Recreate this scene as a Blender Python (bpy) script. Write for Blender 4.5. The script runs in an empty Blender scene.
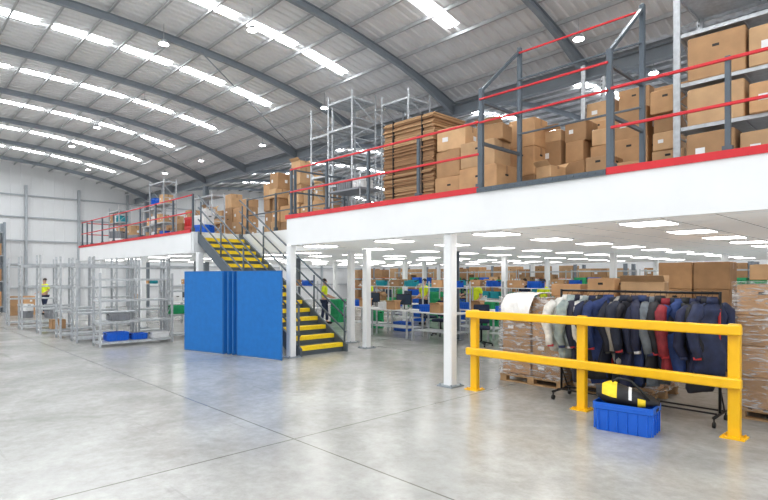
import bpy, math, random
from mathutils import Vector, noise
random.seed(7)
S=bpy.context.scene
COL=S.collection
try:
    S.view_settings.view_transform='Standard'
    S.view_settings.look='None'
    S.view_settings.exposure=0.22
    S.view_settings.gamma=0.95
except Exception as e: print(e)

# ---------------------------------------------------------------- materials
def mk(name,col,rough=.5,metal=0,var=0.0,scale=5,bump=0,rand=0,emis=0,alpha=1,stretch=(1,1,1)):
    m=bpy.data.materials.new(name); m.use_nodes=True
    nt=m.node_tree; N=nt.nodes; L=nt.links
    b=N['Principled BSDF']
    b.inputs['Base Color'].default_value=(*col,1)
    b.inputs['Roughness'].default_value=rough
    b.inputs['Metallic'].default_value=metal
    if alpha<1: b.inputs['Alpha'].default_value=alpha
    if emis:
        b.inputs['Emission Color'].default_value=(*col,1)
        b.inputs['Emission Strength'].default_value=emis
    if var or bump:
        tc=N.new('ShaderNodeTexCoord'); mp=N.new('ShaderNodeMapping')
        mp.inputs['Scale'].default_value=stretch
        L.new(tc.outputs['Object'],mp.inputs['Vector'])
        nz=N.new('ShaderNodeTexNoise'); nz.inputs['Scale'].default_value=scale
        nz.inputs['Detail'].default_value=5
        L.new(mp.outputs[0],nz.inputs['Vector'])
    last=None
    if var:
        r=N.new('ShaderNodeValToRGB')
        r.color_ramp.elements[0].position=.3; r.color_ramp.elements[1].position=.7
        r.color_ramp.elements[0].color=(*[c*(1-var) for c in col],1)
        r.color_ramp.elements[1].color=(*[min(1,c*(1+var)) for c in col],1)
        L.new(nz.outputs['Fac'],r.inputs['Fac']); last=r.outputs['Color']
    if rand:
        oi=N.new('ShaderNodeObjectInfo'); mr=N.new('ShaderNodeMapRange')
        mr.inputs['To Min'].default_value=1-rand; mr.inputs['To Max'].default_value=1+rand
        L.new(oi.outputs['Random'],mr.inputs['Value'])
        hs=N.new('ShaderNodeHueSaturation'); hs.inputs['Color'].default_value=(*col,1)
        if last: L.new(last,hs.inputs['Color'])
        L.new(mr.outputs[0],hs.inputs['Value']); last=hs.outputs['Color']
    if last: L.new(last,b.inputs['Base Color'])
    if bump:
        bp=N.new('ShaderNodeBump'); bp.inputs['Strength'].default_value=bump
        bp.inputs['Distance'].default_value=.02
        L.new(nz.outputs['Fac'],bp.inputs['Height']); L.new(bp.outputs[0],b.inputs['Normal'])
    return m

def mk_floor():
    m=bpy.data.materials.new('concrete_floor'); m.use_nodes=True
    nt=m.node_tree;N=nt.nodes;L=nt.links;b=N['Principled BSDF']
    tc=N.new('ShaderNodeTexCoord')
    n1=N.new('ShaderNodeTexNoise');n1.inputs['Scale'].default_value=.7;n1.inputs['Detail'].default_value=9;n1.inputs['Roughness'].default_value=.66;n1.inputs['Distortion'].default_value=.4
    n2=N.new('ShaderNodeTexNoise');n2.inputs['Scale'].default_value=7;n2.inputs['Detail'].default_value=9;n2.inputs['Roughness'].default_value=.75
    L.new(tc.outputs['Object'],n1.inputs['Vector']);L.new(tc.outputs['Object'],n2.inputs['Vector'])
    r1=N.new('ShaderNodeValToRGB');r1.color_ramp.elements[0].position=.28;r1.color_ramp.elements[1].position=.70
    r1.color_ramp.elements[0].color=(.335,.333,.315,1);r1.color_ramp.elements[1].color=(.54,.538,.52,1)
    r2=N.new('ShaderNodeValToRGB');r2.color_ramp.elements[0].position=.3;r2.color_ramp.elements[1].position=.68
    r2.color_ramp.elements[0].color=(.74,.73,.71,1);r2.color_ramp.elements[1].color=(1,1,1,1)
    L.new(n1.outputs['Fac'],r1.inputs['Fac']);L.new(n2.outputs['Fac'],r2.inputs['Fac'])
    mx=N.new('ShaderNodeMixRGB');mx.blend_type='MULTIPLY';mx.inputs['Fac'].default_value=1
    L.new(r1.outputs[0],mx.inputs[1]);L.new(r2.outputs[0],mx.inputs[2])
    mp=N.new('ShaderNodeMapping');mp.inputs['Location'].default_value=(4.98+61,-3.4+61,0)
    L.new(tc.outputs['Object'],mp.inputs['Vector'])
    br=N.new('ShaderNodeTexBrick');br.offset=0;br.squash=1
    br.inputs['Scale'].default_value=1;br.inputs['Brick Width'].default_value=6.1;br.inputs['Row Height'].default_value=6.1
    br.inputs['Mortar Size'].default_value=.011;br.inputs['Mortar Smooth'].default_value=.3
    br.inputs['Color1'].default_value=(1,1,1,1);br.inputs['Color2'].default_value=(1,1,1,1);br.inputs['Mortar'].default_value=(.42,.40,.37,1)
    L.new(mp.outputs[0],br.inputs['Vector'])
    mx2=N.new('ShaderNodeMixRGB');mx2.blend_type='MULTIPLY';mx2.inputs['Fac'].default_value=1
    L.new(mx.outputs[0],mx2.inputs[1]);L.new(br.outputs['Color'],mx2.inputs[2])
    # long thin tyre/scuff streaks
    mp3=N.new('ShaderNodeMapping');mp3.inputs['Scale'].default_value=(.25,5,1);mp3.inputs['Rotation'].default_value=(0,0,.5)
    L.new(tc.outputs['Object'],mp3.inputs['Vector'])
    n3=N.new('ShaderNodeTexNoise');n3.inputs['Scale'].default_value=1.6;n3.inputs['Detail'].default_value=4;n3.inputs['Distortion'].default_value=.8
    L.new(mp3.outputs[0],n3.inputs['Vector'])
    r3=N.new('ShaderNodeValToRGB');r3.color_ramp.elements[0].position=.27;r3.color_ramp.elements[1].position=.34
    r3.color_ramp.elements[0].color=(.84,.84,.83,1);r3.color_ramp.elements[1].color=(1,1,1,1)
    L.new(n3.outputs['Fac'],r3.inputs['Fac'])
    mx4=N.new('ShaderNodeMixRGB');mx4.blend_type='MULTIPLY';mx4.inputs['Fac'].default_value=1
    L.new(mx2.outputs[0],mx4.inputs[1]);L.new(r3.outputs[0],mx4.inputs[2])
    L.new(mx4.outputs[0],b.inputs['Base Color'])
    mr=N.new('ShaderNodeMapRange');mr.inputs['To Min'].default_value=.12;mr.inputs['To Max'].default_value=.32
    L.new(n1.outputs['Fac'],mr.inputs['Value']);L.new(mr.outputs[0],b.inputs['Roughness'])
    b.inputs['Specular IOR Level'].default_value=.65
    return m

def mk_glow_tiles():
    m=bpy.data.materials.new('glowing_ceiling_tiles'); m.use_nodes=True
    nt=m.node_tree;N=nt.nodes;L=nt.links;b=N['Principled BSDF']
    tc=N.new('ShaderNodeTexCoord');mp=N.new('ShaderNodeMapping');mp.inputs['Location'].default_value=(60,60,0)
    L.new(tc.outputs['Object'],mp.inputs['Vector'])
    br=N.new('ShaderNodeTexBrick');br.offset=0
    br.inputs['Scale'].default_value=1;br.inputs['Brick Width'].default_value=.6;br.inputs['Row Height'].default_value=.6
    br.inputs['Mortar Size'].default_value=.014;br.inputs['Mortar Smooth'].default_value=0
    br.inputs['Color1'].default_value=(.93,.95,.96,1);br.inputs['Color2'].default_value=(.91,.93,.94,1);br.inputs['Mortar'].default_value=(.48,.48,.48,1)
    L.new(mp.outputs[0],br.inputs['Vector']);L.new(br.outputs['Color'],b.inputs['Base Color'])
    L.new(br.outputs['Color'],b.inputs['Emission Color']);b.inputs['Emission Strength'].default_value=.16  # tiles are no lamp: faint glow added so the underside looks paler
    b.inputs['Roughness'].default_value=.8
    return m
def mk_wrap():
    m=bpy.data.materials.new('stretch_film'); m.use_nodes=True
    nt=m.node_tree;N=nt.nodes;L=nt.links;b=N['Principled BSDF']
    b.inputs['Base Color'].default_value=(.85,.86,.88,1);b.inputs['Roughness'].default_value=.1
    tc=N.new('ShaderNodeTexCoord');mp=N.new('ShaderNodeMapping');mp.inputs['Scale'].default_value=(1.5,1.5,7);mp.inputs['Rotation'].default_value=(.25,.2,0)
    L.new(tc.outputs['Object'],mp.inputs['Vector'])
    n=N.new('ShaderNodeTexNoise');n.inputs['Scale'].default_value=3;n.inputs['Detail'].default_value=6;n.inputs['Distortion'].default_value=1.2
    L.new(mp.outputs[0],n.inputs['Vector'])
    r=N.new('ShaderNodeValToRGB');r.color_ramp.elements[0].position=.47;r.color_ramp.elements[1].position=.66
    r.color_ramp.elements[0].color=(.07,.07,.07,1);r.color_ramp.elements[1].color=(.65,.65,.65,1)
    L.new(n.outputs['Fac'],r.inputs['Fac']);L.new(r.outputs[0],b.inputs['Alpha'])
    bp=N.new('ShaderNodeBump');bp.inputs['Strength'].default_value=1;bp.inputs['Distance'].default_value=.03
    L.new(n.outputs['Fac'],bp.inputs['Height']);L.new(bp.outputs[0],b.inputs['Normal'])
    return m

M={}
M['floor']=mk_floor(); M['glow_tiles']=mk_glow_tiles(); M['wrap']=mk_wrap()
M['white']=mk('white_paint',(.84,.85,.86),.45,var=.02,scale=2)
M['clad']=mk('white_cladding',(.84,.85,.86),.4,var=.02,scale=1)
M['girt']=mk('grey_cladding_frame',(.46,.49,.52),.45,var=.03)
M['sheet']=mk('roof_sheet',(.83,.83,.83),.45,var=.04,scale=1.5)
M['purlin']=mk('galvanised_purlin',(.50,.51,.52),.45,.1,var=.08,scale=4)
M['slate']=mk('slate_grey_steel',(.10,.125,.15),.4,.2,var=.06,scale=3)
M['steelgrey']=mk('grey_steel',(.27,.305,.34),.4,.05,var=.06,scale=3)
M['red']=mk('red_paint',(.62,.02,.03),.4,var=.05)
M['yellow']=mk('yellow_paint',(.95,.53,.008),.3,var=.04,scale=6)
M['nosing']=mk('yellow_nosing',(.92,.66,.02),.5,var=.08,scale=20)
M['galv']=mk('galvanised_steel',(.50,.52,.54),.35,.25,var=.15,scale=14)
M['hole']=mk('dark_hole',(.03,.03,.03),.8,var=.1)
M['blue']=mk('blue_felt',(.006,.155,.48),.7,var=.06,scale=8,bump=.1)
M['bluefr']=mk('blue_panel_edge',(.02,.15,.42),.5,var=.05)
M['bluep']=mk('blue_plastic',(.01,.13,.62),.3,var=.05)
M['greenp']=mk('green_plastic',(.03,.40,.16),.35,var=.05)
M['tealp']=mk('teal_plastic',(.02,.35,.42),.35,var=.05)
M['redp']=mk('red_plastic',(.60,.03,.03),.35,var=.05)
M['whitep']=mk('white_plastic',(.8,.8,.8),.3,var=.04,scale=10)
M['greyp']=mk('grey_plastic',(.25,.26,.28),.4,var=.05)
M['card']=mk('cardboard',(.46,.27,.135),.75,var=.12,scale=4,rand=.26)
M['cardlt']=mk('cardboard_light',(.55,.35,.19),.75,var=.12,scale=4,rand=.15)
M['carddk']=mk('cardboard_flatpack',(.30,.165,.08),.8,var=.2,scale=9,stretch=(.3,.3,9))
M['carddk2']=mk('cardboard_flatpack_edge',(.44,.27,.14),.8,var=.2,scale=9,stretch=(.3,.3,9))
M['tape']=mk('packing_tape',(.38,.21,.10),.3,var=.05)
M['wood']=mk('pallet_wood',(.45,.28,.14),.8,var=.25,scale=6,stretch=(1,6,1))
M['orange']=mk('orange_beam',(.75,.22,.03),.45,var=.05)
M['black']=mk('black_metal',(.012,.012,.014),.35,.3,var=.1)
M['nylon']=mk('black_nylon',(.018,.018,.02),.6,var=.2,scale=8,bump=.6)
M['rubber']=mk('black_rubber',(.02,.02,.02),.7,var=.1)
M['plastic_sheet']=mk('white_polythene',(.88,.87,.86),.3,var=.06,scale=6,bump=.8)
M['emi']=mk('rooflight_daylight',(.95,.98,1.0),.5,emis=22)
M['led']=mk('led_panel_diffuser',(1,.99,.96),.5,emis=7)
M['bay']=mk('lamp_lens',(1,1,1),.5,emis=25)
M['table']=mk('table_top',(.74,.74,.73),.4,var=.05)
M['skin']=mk('skin',(.55,.32,.22),.5,var=.05)
M['hair']=mk('dark_hair',(.04,.025,.02),.6,var=.2,scale=30)
M['hiviz']=mk('hi_vis_yellow',(.72,.85,.02),.6,var=.08)
M['navy']=mk('navy_cloth',(.02,.03,.07),.85,var=.3,scale=10,bump=.4)
M['screen']=mk('monitor_screen',(.03,.05,.08),.2,var=.1)
M['leaf']=mk('green_leaf',(.08,.34,.08),.6,var=.3)

# ---------------------------------------------------------------- mesh builder
class MB:
    def __init__(s): s.v=[];s.f=[];s.m=[];s.sm=[]
    def _add(s,vs,fs,m,sm=False):
        o=len(s.v); s.v+= [tuple(v) for v in vs]
        for f in fs: s.f.append(tuple(i+o for i in f)); s.m.append(m); s.sm.append(sm)
        return s
    def box(s,cx,cy,cz,sx,sy,sz,m=0,rz=0,c=0):
        hx,hy,hz=sx/2,sy/2,sz/2; ca,sa=math.cos(rz),math.sin(rz)
        def T(x,y,z): return (cx+x*ca-y*sa,cy+x*sa+y*ca,cz+z)
        if c<=0:
            vs=[T(x,y,z) for z in(-hz,hz) for x,y in((-hx,-hy),(hx,-hy),(hx,hy),(-hx,hy))]
            return s._add(vs,[(3,2,1,0),(4,5,6,7),(0,1,5,4),(1,2,6,5),(2,3,7,6),(3,0,4,7)],m)
        def ring(i,z):
            a,b=hx-i,hy-i
            return [T(*p,z) for p in((-a+c,-b),(a-c,-b),(a,-b+c),(a,b-c),(a-c,b),(-a+c,b),(-a,b-c),(-a,-b+c))]
        return s.loft([ring(c*.8,-hz),ring(0,-hz+c),ring(0,hz-c),ring(c*.8,hz)],m)
    def loft(s,rings,m=0,cap=True,sm=False,closed=True):
        n=len(rings[0]); vs=[p for r in rings for p in r]; fs=[]
        for k in range(len(rings)-1):
            for i in range(n if closed else n-1):
                j=(i+1)%n; fs.append((k*n+i,k*n+j,(k+1)*n+j,(k+1)*n+i))
        if cap:
            fs.append(tuple(reversed(range(n)))); fs.append(tuple((len(rings)-1)*n+i for i in range(n)))
        return s._add(vs,fs,m,sm)
    def cyl(s,p,q,r,n=8,m=0,r2=None,sm=True):
        p=Vector(p);q=Vector(q);d=(q-p).normalized()
        a=d.orthogonal().normalized();b=d.cross(a); r2=r if r2 is None else r2
        R=[[p+(a*math.cos(t)+b*math.sin(t))*r for t in [2*math.pi*i/n for i in range(n)]],
           [q+(a*math.cos(t)+b*math.sin(t))*r2 for t in [2*math.pi*i/n for i in range(n)]]]
        return s.loft(R,m,sm=sm)
    def tube(s,pts,rs,n=8,m=0):
        R=[]
        for k,p in enumerate(pts):
            p=Vector(p); d=(Vector(pts[min(k+1,len(pts)-1)])-Vector(pts[max(k-1,0)])).normalized()
            up=Vector((0,1,0)) if abs(d.y)<.9 else Vector((1,0,0))
            a=d.cross(up).normalized(); b=d.cross(a)
            r=rs[k] if hasattr(rs,'__len__') else rs
            R.append([p+(a*math.cos(t)+b*math.sin(t))*r for t in [2*math.pi*i/n for i in range(n)]])
        return s.loft(R,m,sm=True)
    def bar(s,p,q,w,h,m=0):
        p=Vector(p);q=Vector(q);d=(q-p).normalized()
        up=Vector((0,0,1)) if abs(d.z)<.95 else Vector((0,1,0))
        a=d.cross(up).normalized()*w/2;b=a.normalized().cross(d)*h/2
        return s.loft([[P-a-b,P+a-b,P+a+b,P-a+b] for P in(p,q)],m)
    def prismy(s,pts,y0,y1,m=0):
        return s.loft([[(x,y0,z) for x,z in pts],[(x,y1,z) for x,z in pts]],m)
    def mesh(s,name,mats):
        me=bpy.data.meshes.new(name); me.from_pydata(s.v,[],s.f)
        for k in mats: me.materials.append(M[k])
        me.polygons.foreach_set('material_index',s.m); me.polygons.foreach_set('use_smooth',s.sm)
        me.update(); return me

def meta(o,label=None,cat=None,group=None,kind=None):
    if label: o['label']=label
    if cat: o['category']=cat
    if group: o['group']=group
    if kind: o['kind']=kind
    return o
def obj(name,me,loc=(0,0,0),rz=0,parent=None,**k):
    o=bpy.data.objects.new(name,me); o.location=loc; o.rotation_euler=(0,0,rz)
    if parent: o.parent=parent
    COL.objects.link(o); return meta(o,**k)
def emp(name,loc,rz=0,**k):
    o=obj(name,None,loc,rz,**k); o.empty_display_size=.1; return o

# ---------------------------------------------------------------- shell
XL,XR=-35.0,6.0
YV=12.0
b=MB(); b.box((XL+XR)/2,10,-.1,XR-XL,46,.2)
obj('floor',b.mesh('floor',['floor']),label='pale polished concrete floor with saw-cut joints',kind='structure')

def zr(y,y0):
    u=(y-(y0+10))/10; return 6.85+1.25*(1-abs(u)**2.6)
for bi,y0 in enumerate((-8.0,12.0)):
    b=MB(); xs=[];x=XL
    while x<XR:
        xs+=[(x,0),(x+.09,0),(x+.115,.035),(x+.20,.035)]; x+=.225
    ys=[y0+20*i/28 for i in range(29)]
    b.loft([[(px,y,zr(y,y0)+pz) for px,pz in xs] for y in ys],0,cap=False,closed=False)
    obj('ceiling',b.mesh('roof',['sheet']),label='grey profiled metal roof sheeting, gently arched',kind='structure')
    for i in range(24):
        y=y0+.6+i*(18.8/23); z=zr(y,y0)
        b=MB(); b.box(0,0,0,XR-XL,.012,.10); b.box(0,.02,.045,XR-XL,.045,.01); b.box(0,-.02,-.045,XR-XL,.045,.01)
        obj('roof_purlin',b.mesh('roof_purlin',['purlin']),((XL+XR)/2,y,z-.055),label='galvanised roof purlin spanning between arched rafters',cat='roof purlin',group='roof purlins')
    x=-33.0
    while x<XR:
        b=MB(); R=[]
        for i in range(29):
            y=y0+20*i/28; z=zr(y,y0)-.105; d=.17+(.2*max(0,abs((y-y0-10)/10)-.82)/.18)
            w=.05;t=.014;f=.008
            R.append([(-w,y,z),(w,y,z),(w,y,z-t),(f,y,z-t),(f,y,z-d+t),(w,y,z-d+t),(w,y,z-d),(-w,y,z-d),(-w,y,z-d+t),(-f,y,z-d+t),(-f,y,z-t),(-w,y,z-t)])
        b.loft(R,0)
        obj('roof_rafter',b.mesh('roof_rafter',['steelgrey']),(x,0,0),label='curved grey steel roof rafter',cat='roof rafter',group='arched roof rafters')
        x+=3.9
    x=-31.05
    while x<XR:
        b=MB()
        sp=18.8/23; ya=y0+.6+sp
        for q in range(10):
            y1=ya+q*2*sp; R=[]
            for i in range(4):
                y=y1+.12+(2*sp-.34)*i/3; R.append([(-.15,y,zr(y,y0)-.008),(.15,y,zr(y,y0)-.008)])
            b.loft(R,0,cap=False,closed=False)
        obj('window_1',b.mesh('rooflight',['emi']),(x,0,0),label='translucent white rooflight strip in the roof',kind='structure')
        x+=3.9
b=MB(); b.box(0,0,.0,XR-XL,.18,.025); b.box(0,0,-.28,XR-XL,.18,.025); b.box(0,0,-.14,XR-XL,.02,.28)
obj('valley_beam',b.mesh('valley_beam',['steelgrey']),((XL+XR)/2,YV,6.66),label='grey steel valley beam carrying the rafters',cat='steel beam')
b=MB(); b.box(0,.11,3.15,.2,.02,6.3); b.box(0,-.11,3.15,.2,.02,6.3); b.box(0,0,3.15,.015,.22,6.3); b.box(0,0,.01,.4,.4,.02)
me=b.mesh('building_column',['steelgrey'])
for x in (-33,-25.2,-17.4,-9.6,-1.8):
    obj('building_column',me,(x,YV,0),label='grey steel I-section column rising to the roof',cat='steel column',group='building columns')
for (x,s_) in ((-17.4,1),(-25.2,1)):
    b=MB(); b.cyl((x,12,6.7),(x+3.9,6.4,zr(6.4,-8)-.3),.015)
    obj('roof_brace',b.mesh('roof_brace',['steelgrey']),label='thin diagonal steel roof brace',cat='roof brace',group='roof braces')

def wall_mesh(L,prof,mat='clad'):
    b=MB(); s=0; bot=[];top=[]
    while s<L:
        for ds,dz in((0,0),(.44,0),(.46,.008),(.50,.008),(.52,0)):
            q=min(L,s+ds); bot.append((q,dz,0)); top.append((q,dz,prof(q)))
        s+=.52
    b.loft([bot,top],0,cap=False,closed=False); return b.mesh('wall',[mat])
def gable(s):
    y=-8+s; return zr(y,-8 if y<12 else 12)
obj('wall_left',wall_mesh(40,gable),(XL,-8,0),math.pi/2,label='white vertically ribbed metal end wall',kind='structure')
obj('wall_back',wall_mesh(XR-XL,lambda s:6.85),(XL,32,0),0,label='white ribbed metal rear wall',kind='structure')
for z in (1.2,2.5,3.8,5.1,6.3):
    b=MB(); b.box(0,20-8,0,.08,40,.06); obj('trim_1',b.mesh('girt',['girt']),(XL+.1,0,z),label='horizontal wall rail',kind='structure')
for y in (-3,1.5,4,6.2,8.8,11.5,16.5,21.5,26.5):
    b=MB(); b.box(0,0,3.4,.18,.12,6.9,c=.01); obj('trim_2',b.mesh('wall_post',['girt']),(XL+.16,y,0),label='vertical wall post',kind='structure')
b=MB(); b.cyl((0,0,0),(0,0,.09),.115,16,0,.06); b.cyl((0,0,.09),(0,0,.50),.008,6,0)
hb=b.mesh('lamp_housing',['galv']); b=MB(); b.cyl((0,0,-.012),(0,0,-.001),.11,16); hl=b.mesh('lamp_lens',['bay'])
lamps=[(-10.9,6.3),(-13.2,5.2),(-17.8,6.4),(-17.6,10.6),(-22.1,6.2),(-22.1,10.3),(-26,6.3),(-26,10.3),(-30,8),(-5.2,10.6),(-5.0,14.2),(-12.9,9.9),(-10,15),(-15,16),(-21,15),(-2,4.5)]
for x,y in lamps:
    z=zr(y,-8 if y<12 else 12)-.52
    o=obj('high_bay_lamp',hb,(x,y,z),label='round high-bay lamp hung from the roof',cat='ceiling lamp',group='high-bay lamps')
    obj('lamp_lens',hl,(0,0,0),parent=o)

# ---------------------------------------------------------------- mezzanine
ZB,ZT=2.53,3.13; YF=6.8
mz=emp('mezzanine_floor',(0,0,0),label='raised mezzanine with white fascia and tiled underside',cat='mezzanine')
def part(name,b,mats,parent,loc=(0,0,0),rz=0,**k): return obj(name,b.mesh(name,mats),loc,rz,parent,**k)
def rect(b,x0,x1,y0,y1,z0,z1,m=0): b.box((x0+x1)/2,(y0+y1)/2,(z0+z1)/2,x1-x0,y1-y0,z1-z0,m)
parts=[(-10.2,5.5,YF,27),(-15.2,-10.2,8.5,27),(-26.7,-15.2,YF,27)]
b=MB()
for x0,x1,y0,y1 in parts: rect(b,x0+.05*(x0!=-15.2 or y0==8.5),x1,y0+.05,y1,ZB+.04,ZT)
part('deck',b,['greyp'],mz)
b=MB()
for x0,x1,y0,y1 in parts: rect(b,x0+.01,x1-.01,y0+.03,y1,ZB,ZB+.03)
part('suspended_ceiling',b,['glow_tiles'],mz)
b=MB()
rect(b,-10.2,5.5,YF-.03,YF+.04,ZB-.02,ZT); rect(b,-26.7,-15.2,YF-.03,YF+.04,ZB-.02,ZT)
rect(b,-10.24,-10.17,YF+.04,8.5,ZB-.02,ZT); rect(b,-15.23,-15.16,YF+.04,8.5,ZB-.02,ZT); rect(b,-15.16,-10.24,8.43,8.5,ZB-.02,ZT)
rect(b,-26.74,-26.67,YF+.04,27,ZB-.02,ZT)
part('fascia',b,['white'],mz)
b=MB()
rect(b,-10.24,-4.95,YF-.05,YF-.01,ZT-.03,ZT+.06); rect(b,-2.95,5.5,YF-.05,YF-.01,ZT-.03,ZT+.06)
rect(b,-26.7,-15.2,YF-.05,YF-.01,ZT-.03,ZT+.06); rect(b,-26.78,-26.74,YF-.05,27,ZT-.03,ZT+.06)
part('kick_plate',b,['red'],mz)
b=MB(); rect(b,-4.95,-2.95,YF-.07,YF+.3,ZT-.03,ZT+.04)
for i in range(20): b.box(-4.9+i*.1,YF-.075,ZT+.005,.05,.01,.02)
part('loading_plate',b,['slate'],mz)
b=MB(); b.box(0,0,0,.6,.6,.02); fr=b.mesh('panel_frame',['white'])
b=MB(); b.box(0,0,-.014,.55,.55,.012); df=b.mesh('diffuser',['led'])
for j in range(10):
    for i in range(12):
        x=-.3-2.4*i; y=7.5+1.8*j
        x=round(x/.6)*.6-.3
        if x<-26 or (-15.6<x<-9.9 and y<9): continue
        o=obj('led_ceiling_panel',fr,(x,y,ZB-.011),label='square white LED panel in a tiled ceiling',cat='ceiling light',group='ceiling LED panels')
        obj('diffuser',df,(0,0,0),parent=o)
b=MB(); b.box(0,0,1.26,.17,.17,2.51,c=.02); cm=b.mesh('mezzanine_column',['white'])
b=MB(); b.box(0,0,.01,.32,.32,.02)
for sx in(-.12,.12):
    for sy in(-.12,.12): b.cyl((sx,sy,.02),(sx,sy,.045),.015,6)
bp=b.mesh('base_plate',['steelgrey'])
for x,y in [(-5.62,6.92),(-10.1,6.82),(-.9,6.95),(-10.1,9.1),(-11.3,9.6),(-15.0,6.95),(-19.5,6.95),(-24,6.95),(-6.6,15.6),(-13.6,23),(-8,23),(-1.5,15.6),(-19.5,15.6),(-24,15.6),(-15,15.6),(-19.5,23),(-2,11.3),(-10.1,15.3),(-10.6,19),(-4.6,19),(-17,19)]:
    o=obj('mezzanine_column',cm,(x,y,0),label='square white steel column under the mezzanine',cat='column',group='white mezzanine columns')
    obj('base_plate',bp,(0,0,0),parent=o)

def guard(x0,y0,x1,y1,n,red=True,z=ZT):
    e=emp('guard_rail',(x0,y0,z),label='guard rail with grey posts and red rails' if red else 'grey steel guard rail',cat='guard rail',group='mezzanine guard rails')
    dx,dy=x1-x0,y1-y0; rz=math.atan2(dy,dx); Lr=math.hypot(dx,dy); e.rotation_euler=(0,0,rz)
    b=MB(); b.box(0,0,.56,.055,.055,1.12,c=.006); b.box(0,0,.06,.1,.09,.12); pm=b.mesh('post',['slate'])
    for i in range(n+1): obj('post',pm,(Lr*i/n,0,0),parent=e)
    for zz,nm in((1.08,'top_rail'),(.58,'mid_rail')):
        b=MB(); b.box(Lr/2,-.03,zz,Lr,.03,.035,c=.005); part(nm,b,['red' if red else 'slate'],e)
    return e
YR=YF+.06
guard(-10.15,YR,-4.98,YR,4); guard(-2.92,YR,4.8,YR,6)
guard(-26.6,YR,-15.25,YR,8); guard(-26.62,YR+.2,-26.62,20,8)
guard(-10.15,YR+.1,-10.15,8.4,1,False); guard(-15.1,8.56,-10.2,8.56,3,False)
g=emp('pallet_gate',(0,0,0),label='up-and-over pallet gate with grey frame and red rails',cat='safety gate')
for x in(-4.95,-2.95):
    b=MB(); b.box(x,YR,ZT+.8,.07,.07,1.6,c=.008); part('front_post',b,['slate'],g)
    b=MB(); b.box(x,7.95,ZT+1.28,.07,.07,2.56,c=.008); part('rear_post',b,['slate'],g)
    b=MB(); b.bar((x,YR,ZT+1.57),(x,7.95,ZT+2.5),.045,.045); part('sloping_arm',b,['slate'],g)
    b=MB(); b.bar((x,YR,ZT+.75),(x,7.95,ZT+.75),.045,.045); part('side_bar',b,['slate'],g)
    b=MB(); b.bar((x,YR,ZT+1.4),(x,7.95,ZT+1.4),.04,.04); part('side_bar',b,['slate'],g)
for y,z,m_ in((7.95,ZT+2.45,'red'),(7.95,ZT+2.0,'slate'),(YR,ZT+1.42,'red'),(YR,ZT+1.06,'red'),(7.95,ZT+1.08,'slate')):
    b=MB(); b.box(-3.95,y-.05,z,2.0,.025,.028,c=.004); part('gate_rail',b,[m_],g)

# ---------------------------------------------------------------- stairs
n=16; rise=ZT/n; x0=-10.1; go=5.08/(n-1); ya,yb=7.02,8.3
st=emp('staircase',(0,0,0),label='steel staircase with yellow nosings and grey handrails',cat='staircase')
for i in range(n-1):
    xx=x0-go*i; z=rise*(i+1)
    b=MB(); rect(b,xx-go,xx,ya,yb,z-.04,z); rect(b,xx-.02,xx,ya,yb,z-rise,z-.04); t=part('tread',b,['slate'],st)
    b=MB(); rect(b,xx-.13,xx+.02,ya,yb,z,z+.012); rect(b,xx+.003,xx+.022,ya,yb,z-.085,z); part('nosing',b,['nosing'],t)
for y in(ya-.03,yb+.03):
    sl=rise/go; xb=x0-go*(n-1)
    b=MB(); b.prismy([(x0+.15,0),(x0+.15,.18),(xb,ZT+.02),(xb,ZT-.3),(x0-.25,0)],y-.025,y+.025); part('stringer',b,['slate'],st)
    h=emp('handrail',(0,0,0)); h.parent=st
    for k in range(5):
        X=x0+.05-k*1.24; Z=max(0,(x0-X)*sl)+.05
        b=MB(); b.cyl((X,y,Z),(X,y,Z+1.12),.024); part('post',b,['slate'],h)
    for dz in(1.15,.8,.45):
        b=MB(); b.cyl((x0+.1,y,dz+.02),(xb,y,ZT+dz-.08),.022); part('rail',b,['slate'],h)

# ---------------------------------------------------------------- cartons
CM={}; CARTONS=[]
def carton_mesh(sx,sy,sz,mat,style):
    k=(round(sx,2),round(sy,2),round(sz,2),mat,style)
    if k in CM: return CM[k]
    b=MB(); b.box(0,0,sz/2,sx,sy,sz,0,c=min(.012,sz*.05))
    b.box(0,0,sz+.001,sx*.98,.006,.003,2)
    b.box(0,0,sz+.0025,sx*.9,.05,.002,1)
    for s_ in(-1,1): b.box(s_*(sx/2+.001),0,sz*.86,.002,.05,sz*.24,1)
    if style==1:
        for s_ in(-1,1):
            b.cyl((s_*sx/2,-.03,sz*.72),(s_*(sx/2+.002),-.03,sz*.72),.018,8,2); b.cyl((s_*sx/2,.03,sz*.72),(s_*(sx/2+.002),.03,sz*.72),.018,8,2); b.box(s_*(sx/2+.001),0,sz*.72,.002,.06,.036,2)
            b.box(0,s_*(sy/2+.001),sz*.72,.08,.002,.034,2)
    if style==2:
        b.box(-sx*.2,-(sy/2+.001),sz*.5,sx*.2,.002,sz*.2,3); b.box((sx/2+.001),sy*.15,sz*.5,.002,sy*.2,sz*.2,3)
    if style==3:
        for s_ in(-1,1):
            b.loft([[(-sx/2,s_*sy/2,sz),(sx/2,s_*sy/2,sz),(sx/2,s_*(sy/2-.004),sz),(-sx/2,s_*(sy/2-.004),sz)],
                    [(-sx/2+.01,s_*(sy/2+sy*.22),sz+sy*.2),(sx/2-.01,s_*(sy/2+sy*.22),sz+sy*.2),(sx/2-.01,s_*(sy/2+sy*.21),sz+sy*.2+.004),(-sx/2+.01,s_*(sy/2+sy*.21),sz+sy*.2+.004)]],0)
    CM[k]=b.mesh('cardboard_box',[mat,'tape','hole','whitep']); return CM[k]
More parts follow.
